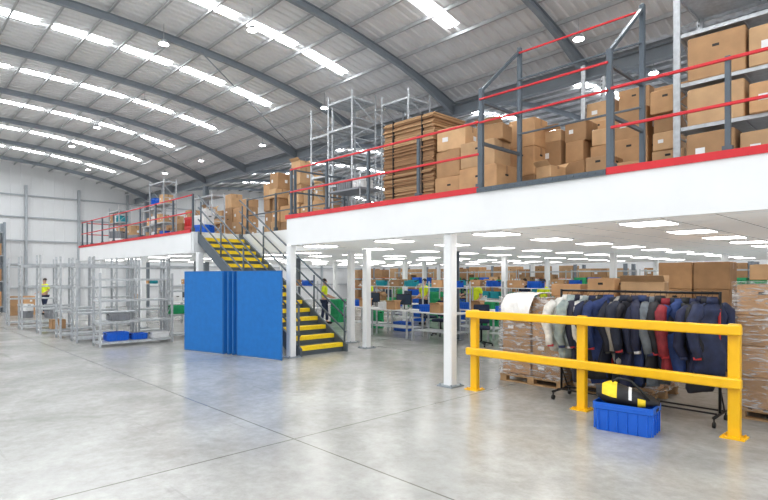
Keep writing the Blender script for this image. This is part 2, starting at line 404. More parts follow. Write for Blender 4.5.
def carton(x,y,z,sx=.6,sy=.4,sz=.4,rz=0,mat='card',style=0,group='stacked cardboard boxes',label=None):
    lb=label or {0:'closed brown cardboard box sealed with tape',1:'brown cardboard box with punched hand holes',2:'brown cardboard box with white shipping label',3:'brown cardboard box with raised open flaps'}[style]
    o=obj('cardboard_box',carton_mesh(sx,sy,sz,mat,style),(x,y,z),rz,label=lb,cat='cardboard box',group=group)
    CARTONS.append((o,sx,sy,sz)); return o
def stack(x0,y0,z0,nx,ny,nz,sx,sy,sz,drop=.0,group='stacked cardboard boxes',mat='card',gap=.02):
    for i in range(nx):
        for j in range(ny):
            for k in range(nz):
                if k==nz-1 and random.random()<drop: continue
                carton(x0+sx*(i+.5),y0+sy*(j+.5),z0+sz*k,sx-gap,sy-gap,sz-.003,random.uniform(-.015,.015),mat,random.choice((0,1,1,0,2)),group)
def messy(x0,x1,y,z0,hmax,group='boxes on the mezzanine',d=.5):
    x=x0
    while x<x1-.3:
        w=random.choice((.45,.5,.58,.66)); z=z0; top=z0+hmax*random.uniform(.55,1.05)
        while z<top-.2:
            h=random.choice((.28,.36,.42,.5)); s_=random.uniform(.82,1.0)
            carton(x+w/2,y+random.uniform(-.06,.06),z,w*s_-.03,d*s_,h,random.uniform(-.1,.1),random.choice(('card','card','cardlt')),random.choice((0,1,2,0)),group); z+=h+.003
        if random.random()<.3: carton(x+w/2,y,z,w*.7,d*.8,.2,random.uniform(-.2,.2),'cardlt',3,group)
        x+=w
b=MB()
for i in range(7): b.box(-.5+i*.1667,0,.132,.11,1.0,.02)
for y in(-.44,0,.44): b.box(0,y,.111,1.2,.1,.02)
for x in(-.53,0,.53):
    for y in(-.44,0,.44): b.box(x,y,.061,.12,.1,.08)
for y in(-.44,0,.44): b.box(0,y,.011,1.2,.1,.02)
PM=b.mesh('pallet',['wood'])
def pallet(x,y,z=0,rz=0): return obj('wooden_pallet',PM,(x,y,z),rz,label='wooden pallet under stacked cardboard boxes',cat='pallet',group='wooden pallets')
def wrap(x0,x1,y0,y1,z0,z1,amp=.035):
    b=MB(); R=[]; nseg=14
    def ring(z,ins=0):
        P=[]
        a0,a1,b0,b1=x0+ins,x1-ins,y0+ins,y1-ins
        base=[(a0,b0,a1,b0),(a1,b0,a1,b1),(a1,b1,a0,b1),(a0,b1,a0,b0)]
        for a in base:
            for i in range(nseg):
                t=i/nseg; px=a[0]+(a[2]-a[0])*t; py=a[1]+(a[3]-a[1])*t
                w=amp*noise.noise(Vector((px*5,py*5,z*22)))+amp*.5*noise.noise(Vector((px*17,py*17,z*40)))
                P.append((px+(w if abs(a[0]-a[2])<.01 else 0),py+(w if abs(a[1]-a[3])<.01 else 0),z))
        return P
    for i in range(36): R.append(ring(z0+(z1-z0)*i/35))
    R.append(ring(z1+.01,.12))
    b.loft(R,0,cap=False,sm=True)
    return obj('stretch_wrap',b.mesh('stretch_wrap',['wrap']),label='clear stretch film wrapped round a pallet of boxes',cat='stretch wrap',group='pallet stretch wrap')
def palletload(x,y,nx,ny,nz,w=1.16,d=.96,h=.42,film=True,mat='card',drop=0,gap=.02):
    pallet(x,y); stack(x-w/2,y-d/2,.145,nx,ny,nz,w/nx,d/ny,h,drop,'palletised cardboard boxes',mat,gap)
    if film: wrap(x-w/2-.03,x+w/2+.03,y-d/2-.03,y+d/2+.03,.12,.15+h*nz+.03)
palletload(-4.75,8.45,2,2,4,h=.32,mat='card',gap=.035)
palletload(-3.4,8.5,2,2,4,h=.32,mat='card',gap=.035)
palletload(-1.25,8.5,2,2,4,h=.39,mat='card',gap=.035)
palletload(-3.05,11.0,2,2,4,h=.48,film=False,drop=.2)
palletload(-5.4,11.0,2,2,3,h=.42,film=False,drop=.3)
palletload(-.9,10.9,2,2,4,h=.42,film=False,drop=.3)
palletload(-7.3,13.6,2,2,2,h=.42,film=False,drop=.3)
palletload(-4.0,13.5,2,2,4,h=.42,film=False,drop=.3)
carton(-3.1,8.45,1.48,.6,.45,.25,.2,'cardlt',3); carton(-3.65,8.4,1.48,.45,.4,.3,-.1,'card',1); carton(-4.35,8.6,1.48,.5,.5,.2,.1,'card',0)
carton(-1.5,8.5,1.76,.5,.4,.2,.1,'cardlt',0)
b=MB();R=[]
prof=[(8.9,1.49),(8.7,1.51),(8.5,1.52),(8.3,1.51),(8.12,1.51),(7.98,1.48),(7.9,1.40),(7.86,1.30),(7.84,1.22),(7.83,1.16)]
for j,(y,z) in enumerate(prof):
    R.append([(-5.2+i*.026+.04*noise.noise(Vector((i*.3,z*5,0))),y-.02+.05*noise.noise(Vector((i*.55,y*5,z*6))),z+.04*abs(noise.noise(Vector((i*.5,y*4,z*3))))-(.0 if z>1.25 else (.05*math.sin(i*.5)+.03*math.sin(i*1.3))*(1.3-z)*3)) for i in range(22)])
b.loft(R,0,cap=False,closed=False,sm=True)
obj('plastic_sheet',b.mesh('plastic_sheet',['plastic_sheet']),(0,-.05,.0),label='crumpled white plastic sheet draped over wrapped boxes',cat='plastic sheet')

# ---------------------------------------------------------------- yellow barrier
e=emp('safety_barrier',(0,6.93,0),label='yellow steel pedestrian safety barrier on the concrete floor',cat='safety barrier')
for x in(-5.17,-3.38,-1.6):
    b=MB(); b.box(x,.06,.64,.12,.10,1.27,c=.012); p=part('post',b,['yellow'],e)
    b=MB(); b.box(x,.05,.008,.24,.22,.016)
    for sx in(-.09,.09):
        for sy in(-.02,.13): b.cyl((x+sx,sy,.016),(x+sx,sy,.035),.012,6)
    part('base_plate',b,['yellow'],p)
for z in(1.21,.62):
    b=MB(); b.box(-3.385,-.035,z,3.75,.09,.115,c=.015); part('rail',b,['yellow'],e)

# ---------------------------------------------------------------- clothes rail
cx0,cx1,cy=-3.95,-1.87,7.5; zt=1.6
e=emp('clothes_rail',(0,cy,0),label='black wheeled clothes rail full of hanging jackets',cat='clothes rail')
b=MB(); b.cyl((cx0,0,zt),(cx1,0,zt),.016); part('hanging_bar',b,['black'],e)
for x in(cx0,cx1):
    b=MB(); b.cyl((x,0,.12),(x,0,zt+.02),.018); b.cyl((x,-.27,.12),(x,.27,.12),.018); b.cyl((x,0,.45),(x,.2,.12),.01); part('side_frame',b,['black'],e)
    for y in(-.25,.25):
        b=MB(); b.cyl((x-.015,y,.035),(x+.015,y,.035),.035,12); b.cyl((x,y,.05),(x,y,.11),.01); part('castor',b,['rubber'],e)
for y in(-.12,.12):
    b=MB(); b.cyl((cx0,y,.14),(cx1,y,.14),.012); part('lower_bar',b,['black'],e)
cols=[(.74,.72,.68),(.32,.38,.37),(.02,.02,.04),(.62,.60,.56),(.30,.34,.34),(.012,.02,.06),(.45,.40,.33),(.015,.015,.02),(.02,.04,.14),(.012,.015,.03),(.30,.28,.25),(.015,.02,.04),(.012,.012,.02),(.014,.018,.05),(.02,.04,.12),(.015,.02,.05),(.13,.15,.17),(.015,.015,.02),(.25,.02,.03),(.012,.015,.03),(.02,.05,.18),(.015,.015,.015),(.015,.02,.06),(.012,.015,.04),(.012,.012,.02),(.02,.03,.08)]
trims=[(.5,.5,.5),(.5,.04,.05),(.03,.03,.03),(.02,.02,.03),(.02,.03,.08)]
def jacket(x,i,col):
    random.seed(100+i)
    mn='jacket_cloth_%d'%i; M[mn]=mk('jacket_cloth',col,.7,var=.3,scale=9,bump=.6)
    tn='jt%d'%i; M[tn]=mk('jacket_trim',random.choice(trims),.7,var=.1)
    Ln=random.choice((.82,.95,1.05,1.1,1.18,1.25)) if sum(col)<.8 else random.uniform(.75,.95); W=random.uniform(.88,1.2); D=random.uniform(1.0,1.5)
    def P(p,k=.02):
        v=Vector(p)*6+Vector((i*3.1,0,0)); return (p[0]+k*noise.noise(v),p[1]+k*noise.noise(v+Vector((5,5,5))),p[2]+k*.6*noise.noise(v+Vector((9,2,5))))
    tilt=random.uniform(-.1,.1)
    rows=[(-.05,.055,.05),(-.075,.10,.06),(-.11,.18,.075),(-.17,.215,.095),(-.25,.22,.11),(-.35,.22,.12),(-.45,.215,.125),(-.55,.215,.125),(-.65,.22,.125),(-.7,.225,.13),(-Ln+.05,.235,.13),(-Ln,.225,.12)]
    b=MB(); R=[]
    for z,a,d in rows:
        R.append([P((a*W*math.cos(t)*(1+.12*math.sin(z*9+i)),D*d*.62*math.sin(t)*(1-.3*abs(math.cos(t)))*(1+.32*math.sin(t*5+i+z*4))+tilt*z,z),.08) for t in[2*math.pi*k/24 for k in range(24)]])
    b.loft(R,0,sm=True)
    b.box(0,-.075*D,-.1-Ln*.42,.022,.02,Ln*.72,1)
    o=obj('hanging_jacket',b.mesh('hanging_jacket',[mn,tn]),(x,cy+random.uniform(-.05,.05),zt-.03-random.uniform(0,.04)),math.pi/2+random.uniform(-.85,.6),
          label='jacket on a hanger, '+('light coloured' if sum(col)>.8 else 'red' if col[0]>.2 and col[1]<.1 else 'blue' if col[2]>.1 else 'dark navy or black'),cat='jacket',group='jackets on the clothes rail')
    sw=random.uniform(-.08,.08)
    for s_ in(-1,1):
        b=MB(); pts=[(s_*.17*W,0,-.12),(s_*.235*W,.0,-.2),(s_*.262*W,.01,-.3),(s_*.27*W,sw*.5,-.42),(s_*.27*W,-.03+sw,-.6),(s_*.26*W,-.06+sw,-.74)]
        b.tube([P(p,.04) for p in pts],[.06,.078,.072,.07,.062,.052],10,0); b.tube([(s_*.26*W,-.06+sw,-.73),(s_*.26*W,-.065+sw,-.765)],[.048,.044],10,1)
        part('sleeve',b,[mn,tn],o)
    b=MB(); b.loft([[(r*math.cos(t),r*.8*math.sin(t),z) for t in[2*math.pi*k/12 for k in range(12)]] for r,z in((.085,-.09),(.08,-.05),(.07,-.01),(.05,-.02))],0,sm=True); part('collar',b,[mn],o)
    b=MB(); b.tube([(0,0,-.06),(0,0,-.0),(.012,0,.02),(.03,0,.035),(.02,0,.055),(0,0,.055)],.003,6); b.tube([(-.17,0,-.12),(0,0,-.06),(.17,0,-.12)],.006,6); part('hanger',b,['black'],o)
nj=len(cols)
for i,c in enumerate(cols): jacket(cx0+.10+(cx1-cx0-.17)*(i/(nj-1))+random.uniform(-.02,.02),i,c)
random.seed(21)

# ---------------------------------------------------------------- totes
TM={}
def tote_mesh(mat,sx=.6,sy=.4,sz=.3):
    k=(mat,sx,sy,sz)
    if k in TM: return TM[k]
    b=MB(); t=.012
    def ring(i,z,grow=1):
        a,c=(sx/2-i)*grow,(sy/2-i)*grow; q=.03
        return [(-a+q,-c,z),(a-q,-c,z),(a,-c+q,z),(a,c-q,z),(a-q,c,z),(-a+q,c,z),(-a,c-q,z),(-a,-c+q,z)]
    b.loft([ring(.03,0),ring(.012,sz*.75),ring(.0,sz*.78),ring(0,sz),ring(t,sz),ring(t+.012,sz*.7),ring(.045,.015)],0)
    for i in range(6):
        for s_ in(-1,1): b.box(-sx*.4+i*sx*.16,s_*(sy/2-.012),sz*.38,.014,.02,sz*.7)
    for i in range(4):
        for s_ in(-1,1): b.box(s_*(sx/2-.012),-sy*.36+i*sy*.24,sz*.38,.02,.014,sz*.7)
    for s_ in(-1,1): b.box(s_*(sx/2+.001),0,sz*.87,.006,.11,.03,1); b.box(0,s_*(sy/2+.001),sz*.9,sx*.8,.008,.012)
    TM[k]=b.mesh('storage_crate',[mat,'hole']); return TM[k]
cname={'bluep':'blue','greenp':'green','tealp':'teal','redp':'red','whitep':'white','greyp':'grey'}
def tote(x,y,z,mat='bluep',rz=0,sx=.6,sy=.4,sz=.3,where='stacked with others'):
    return obj('storage_crate',tote_mesh(mat,sx,sy,sz),(x,y,z),rz,label='%s plastic storage crate %s'%(cname[mat],where),cat='plastic crate',group='plastic storage crates')
tote(-2.56,6.42,0,'bluep',.12,.66,.42,.33,where='on the floor with a rucksack on top')
def bagpt(s_,t,sc=1.0):
    r=math.sin(math.pi*min(.97,max(.03,s_)))**.42
    h=.125*(1.35-.75*s_)
    w=.19*(1-.15*s_)
    k=1+.22*noise.noise(Vector((s_*4,math.cos(t)*1.5,math.sin(t)*1.5)))
    z=h+h*r*math.sin(t)*k*sc
    return (-.33+.68*s_,w*r*math.cos(t)*k*sc,z)
b=MB();R=[]
for k in range(19): R.append([bagpt(k/18,2*math.pi*q/20) for q in range(20)])
b.loft(R,0,sm=True); bag=obj('rucksack',b.mesh('rucksack',['nylon']),(-2.56,6.42,.275),.35,label='black and yellow rucksack slumped on a blue crate',cat='bag')
b=MB(); R=[]
for k in range(8): R.append([bagpt(.10+.24*k/7,math.pi*.02+math.pi*1.0*q/12,1.03) for q in range(13)])
b.loft(R,0,cap=False,closed=False,sm=True); part('yellow_panel',b,['nosing'],bag)
b=MB(); R=[]
for k in range(3): R.append([bagpt(.52+.05*k/2,math.pi*.02+math.pi*1.0*q/12,1.03) for q in range(13)])
b.loft(R,0,cap=False,closed=False,sm=True); part('white_stripe',b,['whitep'],bag)
b=MB(); R=[]
for k in range(4): R.append([bagpt(.66+.12*k/3,math.pi*.9+math.pi*.6*q/8,1.04) for q in range(9)])
b.loft(R,0,cap=False,closed=False,sm=True); part('yellow_pocket',b,['nosing'],bag)
b=MB(); b.tube([(-.15,-.08,.30),(-.08,-.13,.35),(.05,-.14,.33),(.16,-.12,.22),(.24,-.12,.12)],.013,8); part('strap',b,['rubber'],bag)

# ---------------------------------------------------------------- blue folding screen
P=[(-12.9,5.6),(-11.55,5.92),(-11.57,6.12),(-11.42,5.97),(-11.43,6.17),(-11.28,6.02),(-11.29,6.22),(-11.14,6.06),(-9.78,6.37)]
e=emp('folding_screen',(P[0][0],P[0][1],0),label='tall blue fabric folding display screen',cat='folding screen')
for i in range(len(P)-1):
    x1,y1=P[i];x2,y2=P[i+1];L_=math.hypot(x2-x1,y2-y1);a=math.atan2(y2-y1,x2-x1)
    b=MB(); b.box(L_/2,0,.98,L_-.02,.03,1.88,0,c=.006)
    p=part('panel',b,['blue'],e,(x1-P[0][0],y1-P[0][1],0),a)
    b=MB(); b.box(.01,0,.97,.02,.035,1.92); b.box(L_-.01,0,.97,.02,.035,1.92); b.box(L_/2,0,1.93,L_,.035,.02); b.box(L_/2,0,.03,L_,.035,.03); part('panel_frame',b,['bluefr'],p)

# ---------------------------------------------------------------- shelving
SH={}
def shelving(x,y,z,w,d,h,levels,rz=0,label='empty galvanised steel shelving unit',mat='galv',group='steel shelving units',beam=None,cat='shelving unit',holes=False,name='shelving_unit',up=.05,brace=True):
    e=emp(name,(x,y,z),rz,label=label,cat=cat,group=group)
    k=('u',h,mat,holes,up)
    if k not in SH:
        b=MB(); t=.005 if up<.06 else up*.5
        b.box(0,up/2-.002,h/2,up,t,h); b.box(up/2-.002,0,h/2,t,up,h)
        if holes:
            zz=.06
            while zz<h-.05:
                b.box(-.012,up/2-t/2-.001-.0,zz,.012,t+.008,.035,1); zz+=.075
        SH[k]=b.mesh('upright',[mat,'hole'])
    for sx in(-1,1):
        for sy in(-1,1): obj('upright',SH[k],(sx*(w/2-.03),sy*(d/2-.03),0),0 if sy>0 else math.pi,e)
    for lv in levels:
        b=MB(); b.box(0,0,lv,w-.05,d-.05,.008)
        for s_ in(-1,1): b.box(0,s_*(d/2-.01),lv-.02,w,.012,.05,1); b.box(s_*(w/2-.03),0,lv-.02,.02,d,.04,0)
        for i in range(3): b.box(-w/2+w*(i+1)/4,0,lv-.012,.03,d-.05,.02)
        part('shelf',b,[mat,beam or mat],e)
    if brace:
        for sx in(-1,1):
            b=MB(); zz=.1; q=1
            while zz+.5<h: b.bar((sx*(w/2-.03),-q*(d/2-.03),zz),(sx*(w/2-.03),q*(d/2-.03),zz+.45),.012,.02); b.bar((sx*(w/2-.03),-(d/2-.03),zz),(sx*(w/2-.03),(d/2-.03),zz),.012,.02); zz+=.5;q=-q
            part('end_brace',b,[mat],e)
    return e
for (x,y,w,d,h,lv,br_) in [(-15.1,5.15,1.9,.6,1.9,(.12,.65,1.2,1.75),True),(-16.6,4.9,1.7,.55,2.3,(.12,.8,2.1),True),(-18.1,4.8,1.6,.55,2.4,(.12,.8,1.5,2.2),True),(-19.9,4.65,1.6,.55,2.5,(.12,.8,2.2),True),
     (-21.9,4.5,1.6,.55,2.5,(.12,.8,1.5,2.2),True),(-24.2,4.5,1.6,.5,2.5,(.12,1.0,2.2),True),
     (-15.8,6.75,1.1,.5,2.3,(.12,.7,1.4,2.1),True),(-17.6,6.5,1.1,.5,2.4,(.12,.8,2.1),False),(-20.8,6.3,1.4,.5,2.5,(.12,1.1,2.2),False)]:
    shelving(x,y,0,w,d,h,lv,math.pi/2,brace=br_)
tote(-15.1,4.7,.13,'bluep',math.pi/2,.55,.4,.22,'on a low shelf'); tote(-15.1,5.25,.13,'bluep',math.pi/2,.4,.4,.15,'on a low shelf'); tote(-15.1,5.8,.13,'whitep',math.pi/2,.5,.4,.15,'on a low shelf')
tote(-15.1,4.75,.66,'greyp',math.pi/2,.5,.4,.18,'on a shelf')
tote(-15.8,6.6,.71,'greenp',math.pi/2,.45,.4,.25,'on a shelf')
carton(-19.9,4.4,.13,.4,.4,.3)
tote(-27.3,5.8,0,'greyp',.1); tote(-27.3,5.8,.3,'greyp',.1); tote(-28.2,5.0,0,'greyp',.3,where='on the floor by shelving'); tote(-28.2,5.0,.3,'whitep',.3)
stack(-30.5,4.7,0,1,2,2,.6,.5,.45,.3)
for i,(yy) in enumerate((1.0,3.7)):
    shelving(-33.6,yy,0,2.6,1.0,4.6,(.3,1.6,2.9,4.1),math.pi/2,label='grey pallet rack loaded with boxes',mat='steelgrey',beam='galv',group='pallet racks',cat='pallet rack',name='pallet_rack',up=.09)
    for lv in(.31,1.61,2.91):
        for q in range(3): carton(-33.6,yy-.8+q*.8,lv+.0,.9,.7,random.choice((.6,.75,.9)),0,random.choice(('card','cardlt')),random.choice((0,1,2)),'boxes on pallet racks')
for rx in(-1.0,2.2):
    LV=(.1,.72,1.32,2.0,2.55)
    shelving(rx,8.55,ZT,3.1,1.0,3.4,LV,0,label='tall perforated galvanised rack loaded with boxes',cat='storage rack',name='storage_rack',holes=True,up=.075,group='mezzanine storage racks')
    for li,hh in enumerate(((.42,.5),(.38,.5,.45),(.5,.58,.42),(.42,.36),(.5,.55))):
        x=rx-1.42
        while x<rx+.9:
            w=random.choice((.52,.6,.7)); h=random.choice(hh)
            if not(li==3 and random.random()<.3): carton(x+w/2,8.3+random.uniform(-.06,.04),ZT+LV[li]+.005,w-.03,.5,h,random.uniform(-.05,.05),random.choice(('card','card','cardlt')),random.choice((1,1,0,2)),'boxes on the mezzanine rack')
            x+=w+.02
shelving(-3.75,11.0,ZT,2.7,.9,3.0,(.1,.95,1.8),0,label='tall galvanised rack loaded with boxes',cat='storage rack',name='storage_rack',holes=True,up=.075,group='mezzanine storage racks')
for lv in(.105,.955,1.805):
    for q in range(4): carton(-4.75+q*.66,10.85,ZT+lv,.58,.5,random.choice((.4,.5,.6)),0,random.choice(('card','cardlt')),random.choice((1,0,2)),'boxes on the mezzanine rack')
messy(-5.6,-3.9,9.2,ZT,1.5); messy(-3.85,-2.7,9.1,ZT,2.2); messy(-5.3,-3.1,10.0,ZT,1.8); messy(-4.9,-3.0,8.5,ZT,.6)
# flat-pack bundle
b=MB()
for k in range(52):
    b.box(random.uniform(-.022,.022),random.uniform(-.022,.022),.15+k*.033,1.38+random.uniform(-.03,.03),.95+random.uniform(-.03,.03),.030,random.choice((0,0,1)),rz=random.uniform(-.012,.012))
for x in(-.4,.4): b.box(x,0,1.0,.015,1.01,1.73,2)
pallet(-7.45,8.3,ZT); obj('flat_packed_cardboard',b.mesh('flat_packed_cardboard',['carddk','carddk2','hole']),(-7.45,8.3,ZT+.01),0,label='strapped tall stack of flat-packed dark cardboard',cat='cardboard stack')
# irregular larger cartons beside it
carton(-6.4,8.1,ZT,.66,.55,.55,.05,'card',1,'boxes on the mezzanine'); carton(-6.42,8.1,ZT+.553,.6,.5,.5,-.06,'card',0,'boxes on the mezzanine'); carton(-6.38,8.1,ZT+1.056,.64,.5,.42,.08,'cardlt',2,'boxes on the mezzanine')
carton(-5.6,7.95,ZT,.82,.6,.6,-.04,'card',1,'boxes on the mezzanine'); carton(-5.65,7.95,ZT+.603,.7,.55,.45,.07,'cardlt',1,'boxes on the mezzanine'); carton(-5.5,8.0,ZT+1.056,.5,.42,.28,.2,'card',3,'boxes on the mezzanine')
stack(-6.7,8.6,ZT,3,1,3,.55,.5,.52,.3,'boxes on the mezzanine','card')
messy(-15.2,-12.2,9.4,ZT,1.75); messy(-14.8,-12.5,10.1,ZT,1.9)
messy(-12.0,-10.6,11.2,ZT,1.0); stack(-9.4,9.5,ZT,2,1,2,.6,.5,.45,.4,'boxes on the mezzanine')
for x,y,lv in((-10.45,8.9,(.3,1.0,1.7,2.4,3.1)),(-11.6,9.2,(.3,1.4,2.5)),(-9.5,9.9,(.3,1.2,2.2,3.1))):
    shelving(x,y,ZT,1.0,.8,3.3,lv,0,label='tall empty galvanised racking frame',group='mezzanine storage racks',cat='storage rack',name='storage_rack',up=.055)
e=emp('platform_trolley',(-9.2,7.9,ZT),label='grey steel trolley loaded with small items',cat='trolley')
for z_ in(.2,.6):
    b=MB(); b.box(0,0,z_,1.1,.6,.04); part('tray',b,['greyp'],e)
for sx in(-.53,.53):
    for sy in(-.28,.28):
        b=MB(); b.cyl((sx,sy,.1),(sx,sy,.95),.014); part('upright',b,['galv'],e)
for sx in(-.48,.48):
    for sy in(-.24,.24):
        b=MB(); b.cyl((sx,sy-.015,.06),(sx,sy+.015,.06),.06,12); part('castor',b,['rubber'],e)
tote(-9.4,7.9,ZT+.621,'greyp',0,.5,.4,.25,'on a grey trolley'); tote(-8.9,7.9,ZT+.621,'whitep',0,.35,.35,.2,'on a grey trolley')
ms=['whitep','bluep','greyp','tealp','whitep','greyp']
for i,(x,yq) in enumerate(((-25.6,8.1),(-22.9,8.6),(-20.4,8.0),(-18.0,8.7))):
    hh=(1.8,1.5,2.3,1.6)[i]
    shelving(x,yq,ZT,1.4,.5,hh,((.1,.6,1.1,1.6),(.1,.8,1.45),(.1,.7,1.4,2.2),(.1,.8,1.5))[i],0,label='galvanised shelving loaded with mixed bins',group='steel shelving units')
    for lv in((.105,.605,1.105),(.105,.805),(.105,.705,1.405),(.105,.805))[i]:
        q=-.55
        while q<.5:
            if random.random()<.75:
                if random.random()<.5: tote(x+q+.05,yq,ZT+lv,random.choice(ms),0,.34,.4,random.choice((.2,.28)),'on mezzanine shelving')
                else: carton(x+q+.05,yq,ZT+lv,.34,.4,random.choice((.25,.33)),random.uniform(-.1,.1),random.choice(('card','cardlt')),2,'boxes on the mezzanine')
            q+=.42
for i in range(2): tote(-16.8,7.6,ZT+.3*i,'redp',.1,where='stacked on the mezzanine')
tote(-16.1,7.6,ZT,'bluep',.3); tote(-16.1,7.6,ZT+.3,'whitep',.2); tote(-21.7,7.5,ZT,'greyp',.3); tote(-24.2,7.6,ZT,'whitep',.6); tote(-24.2,7.6,ZT+.3,'greyp',.5)
messy(-24.9,-23.6,8.2,ZT,.9); messy(-26,-22,9.6,ZT,1.4); messy(-21.8,-16.5,9.7,ZT,1.5)

# ---------------------------------------------------------------- back racks under mezzanine
for i in range(11):
    x=-32+i*2.75
    shelving(x,28.9,0,2.7,1.0,2.5,(.15,.95,1.75),0,label='orange-beamed pallet rack full of boxes',mat='steelgrey',beam='orange',group='pallet racks',cat='pallet rack',name='pallet_rack',up=.09)
    for lv in(.16,.96,1.76):
        for q in range(3):
            if random.random()<.85: carton(x-.85+q*.85,28.7,lv,.82,.8,random.choice((.5,.6,.68)),0,random.choice(('card','card','cardlt')),random.choice((0,1,2)),'boxes on pallet racks')
for i,(x,y) in enumerate([(-9.3,21),(-6.6,21),(-3.7,20.5),(-12.4,22),(-17,22),(-20,21.5),(-14.6,21)]):
    shelving(x,y,0,2.4,.6,2.1,(.15,.8,1.45,2.05),0,label='galvanised shelving with bins and boxes',group='steel shelving units')
    for lv in(.16,.81,1.46):
        for q in range(4):
            r=random.random()
            if r<.5: tote(x-.87+q*.58,y,lv,random.choice(('greenp','bluep','tealp','greenp')),0,.52,.4,.32,'on shelving')
            elif r<.9: carton(x-.87+q*.58,y,lv,.5,.45,random.choice((.35,.45)),0,random.choice(('card','cardlt')),random.choice((1,2)),'boxes on shelving')
for (x,y,m,nn) in [(-14.8,16.3,'bluep',3),(-14.1,16.6,'greenp',4),(-13.4,16.9,'bluep',3),(-16.8,13.6,'greenp',3),(-9.0,14.6,'greenp',3),(-7.6,15.2,'bluep',3),(-18.5,12.5,'bluep',4),(-11.6,20.2,'tealp',5),(-9.9,19.6,'greenp',5),(-11.2,16.0,'greenp',3),(-6.2,17.3,'greenp',5),(-5.5,17.3,'bluep',4),(-15.6,18,'tealp',5),(-12.5,12.9,'bluep',1),
   (-13.9,12.9,'greenp',2),(-10.2,17.0,'bluep',3)]:
    for k in range(nn): tote(x,y,.3*k,m,random.uniform(-.05,.05))
def table(x,y,w=1.6,d=.8,rz=0,label='white-topped workbench with steel legs'):
    e=emp('workbench',(x,y,0),rz,label=label,cat='workbench',group='packing workbenches')
    b=MB(); b.box(0,0,.81,w,d,.035,c=.006); part('table_top',b,['table'],e)
    for sx in(-1,1):
        for sy in(-1,1):
            b=MB(); b.box(sx*(w/2-.06),sy*(d/2-.06),.4,.045,.045,.79,c=.005); part('leg',b,['galv'],e)
    b=MB(); b.box(0,0,.3,w-.1,d-.12,.02); part('lower_shelf',b,['galv'],e)
    for sx in(-1,1):
        b=MB(); b.box(sx*(w/2-.06),d/2-.04,1.25,.04,.04,.85,c=.005); part('back_post',b,['galv'],e)
    b=MB(); b.box(0,d/2-.1,1.5,w-.08,.25,.02); part('upper_shelf',b,['table'],e)
    return e
def monitor(x,y,z,rz):
    b=MB(); b.box(0,0,.3,.52,.03,.32,0,c=.005); b.box(0,-.017,.3,.48,.002,.28,1); b.cyl((0,.03,.01),(0,.03,.25),.015,8,0); b.box(0,.03,.008,.22,.16,.015,0,c=.004)
    obj('computer_monitor',b.mesh('computer_monitor',['black','screen']),(x,y,z),rz,label='black flat computer monitor on a workbench',cat='monitor',group='computer monitors')
tabs=[(-14.0,14.4,0),(-11.9,14.6,0),(-16.2,15.6,.1),(-12.8,18.4,0),(-9.2,17.6,0),(-19.5,11,1.57),(-21.5,9.2,0),(-24,8.6,0),(-18.3,9.2,0),(-7.4,17.9,0),(-13.2,12.0,0),(-9.6,13.2,0),(-7.6,12.2,0),(-16.6,10.6,0),(-11.5,11.6,0),(-14.6,10.0,0),(-9.6,11.4,0)]
for i,(x,y,r) in enumerate(tabs):
    table(x,y,rz=r)
    if i%2==0: monitor(x+.3,y+.0,.828,r+random.uniform(-.3,.3))
    tote(x-.4,y-.1,.828,random.choice(('bluep','greenp','whitep')),r+.1,.4,.3,.2,'on a workbench')
    if i%3: carton(x+.1,y-.25,.828,.35,.25,.22,.1,'card',3,'boxes on workbenches')
    if r==0: tote(x+.3,y+.3,1.511,random.choice(('bluep','greenp','tealp')),0,.4,.24,.18,'on a workbench shelf'); carton(x-.3,y+.3,1.511,.4,.22,.2,0,'card',2,'boxes on workbenches')
def chair(x,y,rz):
    e=emp('office_chair',(x,y,0),rz,label='black swivel chair on a star base by the workbenches',cat='chair',group='office chairs')
    b=MB(); b.box(0,0,.48,.46,.44,.08,c=.03); part('seat',b,['navy'],e)
    b=MB(); b.box(0,.24,.82,.42,.07,.5,c=.03); b.box(0,.25,.55,.06,.03,.2); part('backrest',b,['navy'],e)
    b=MB(); b.cyl((0,0,.1),(0,0,.45),.025)
    for k in range(5):
        a=k*2*math.pi/5; b.cyl((0,0,.12),(.28*math.cos(a),.28*math.sin(a),.07),.02); b.cyl((.28*math.cos(a)-.02,.28*math.sin(a),.03),(.28*math.cos(a)+.02,.28*math.sin(a),.03),.03,8)
    part('base',b,['black'],e)
chair(-8.3,11.5,.6); chair(-11.8,13.4,2.8); chair(-10.6,12.6,.3)
def plant(x,y,z=0):
    b=MB(); b.cyl((0,0,0),(0,0,.35),.14,12,0,.18); b.cyl((0,0,.35),(0,0,1.0),.015,6,1)
    for k in range(60):
        a=random.uniform(0,6.28); r=random.uniform(.1,.42); z_=random.uniform(.6,1.7); p=Vector((r*math.cos(a),r*math.sin(a),z_)); q=p+Vector((.16*math.cos(a),.16*math.sin(a),random.uniform(-.1,.12))); s_=Vector((-math.sin(a),math.cos(a),.2))*.05
        m_=(p+q)/2; b._add([p,m_+s_,q,m_-s_],[(0,1,2,3)],1); b.cyl((0,0,min(.95,z_-.1)),p,.005,4,1)
    obj('potted_plant',b.mesh('potted_plant',['greyp','leaf']),(x,y,z),label='leafy green plant in a grey pot',cat='plant',group='potted plants')
for x,y in((-12.3,16.4),(-17.6,17.6)): plant(x,y)

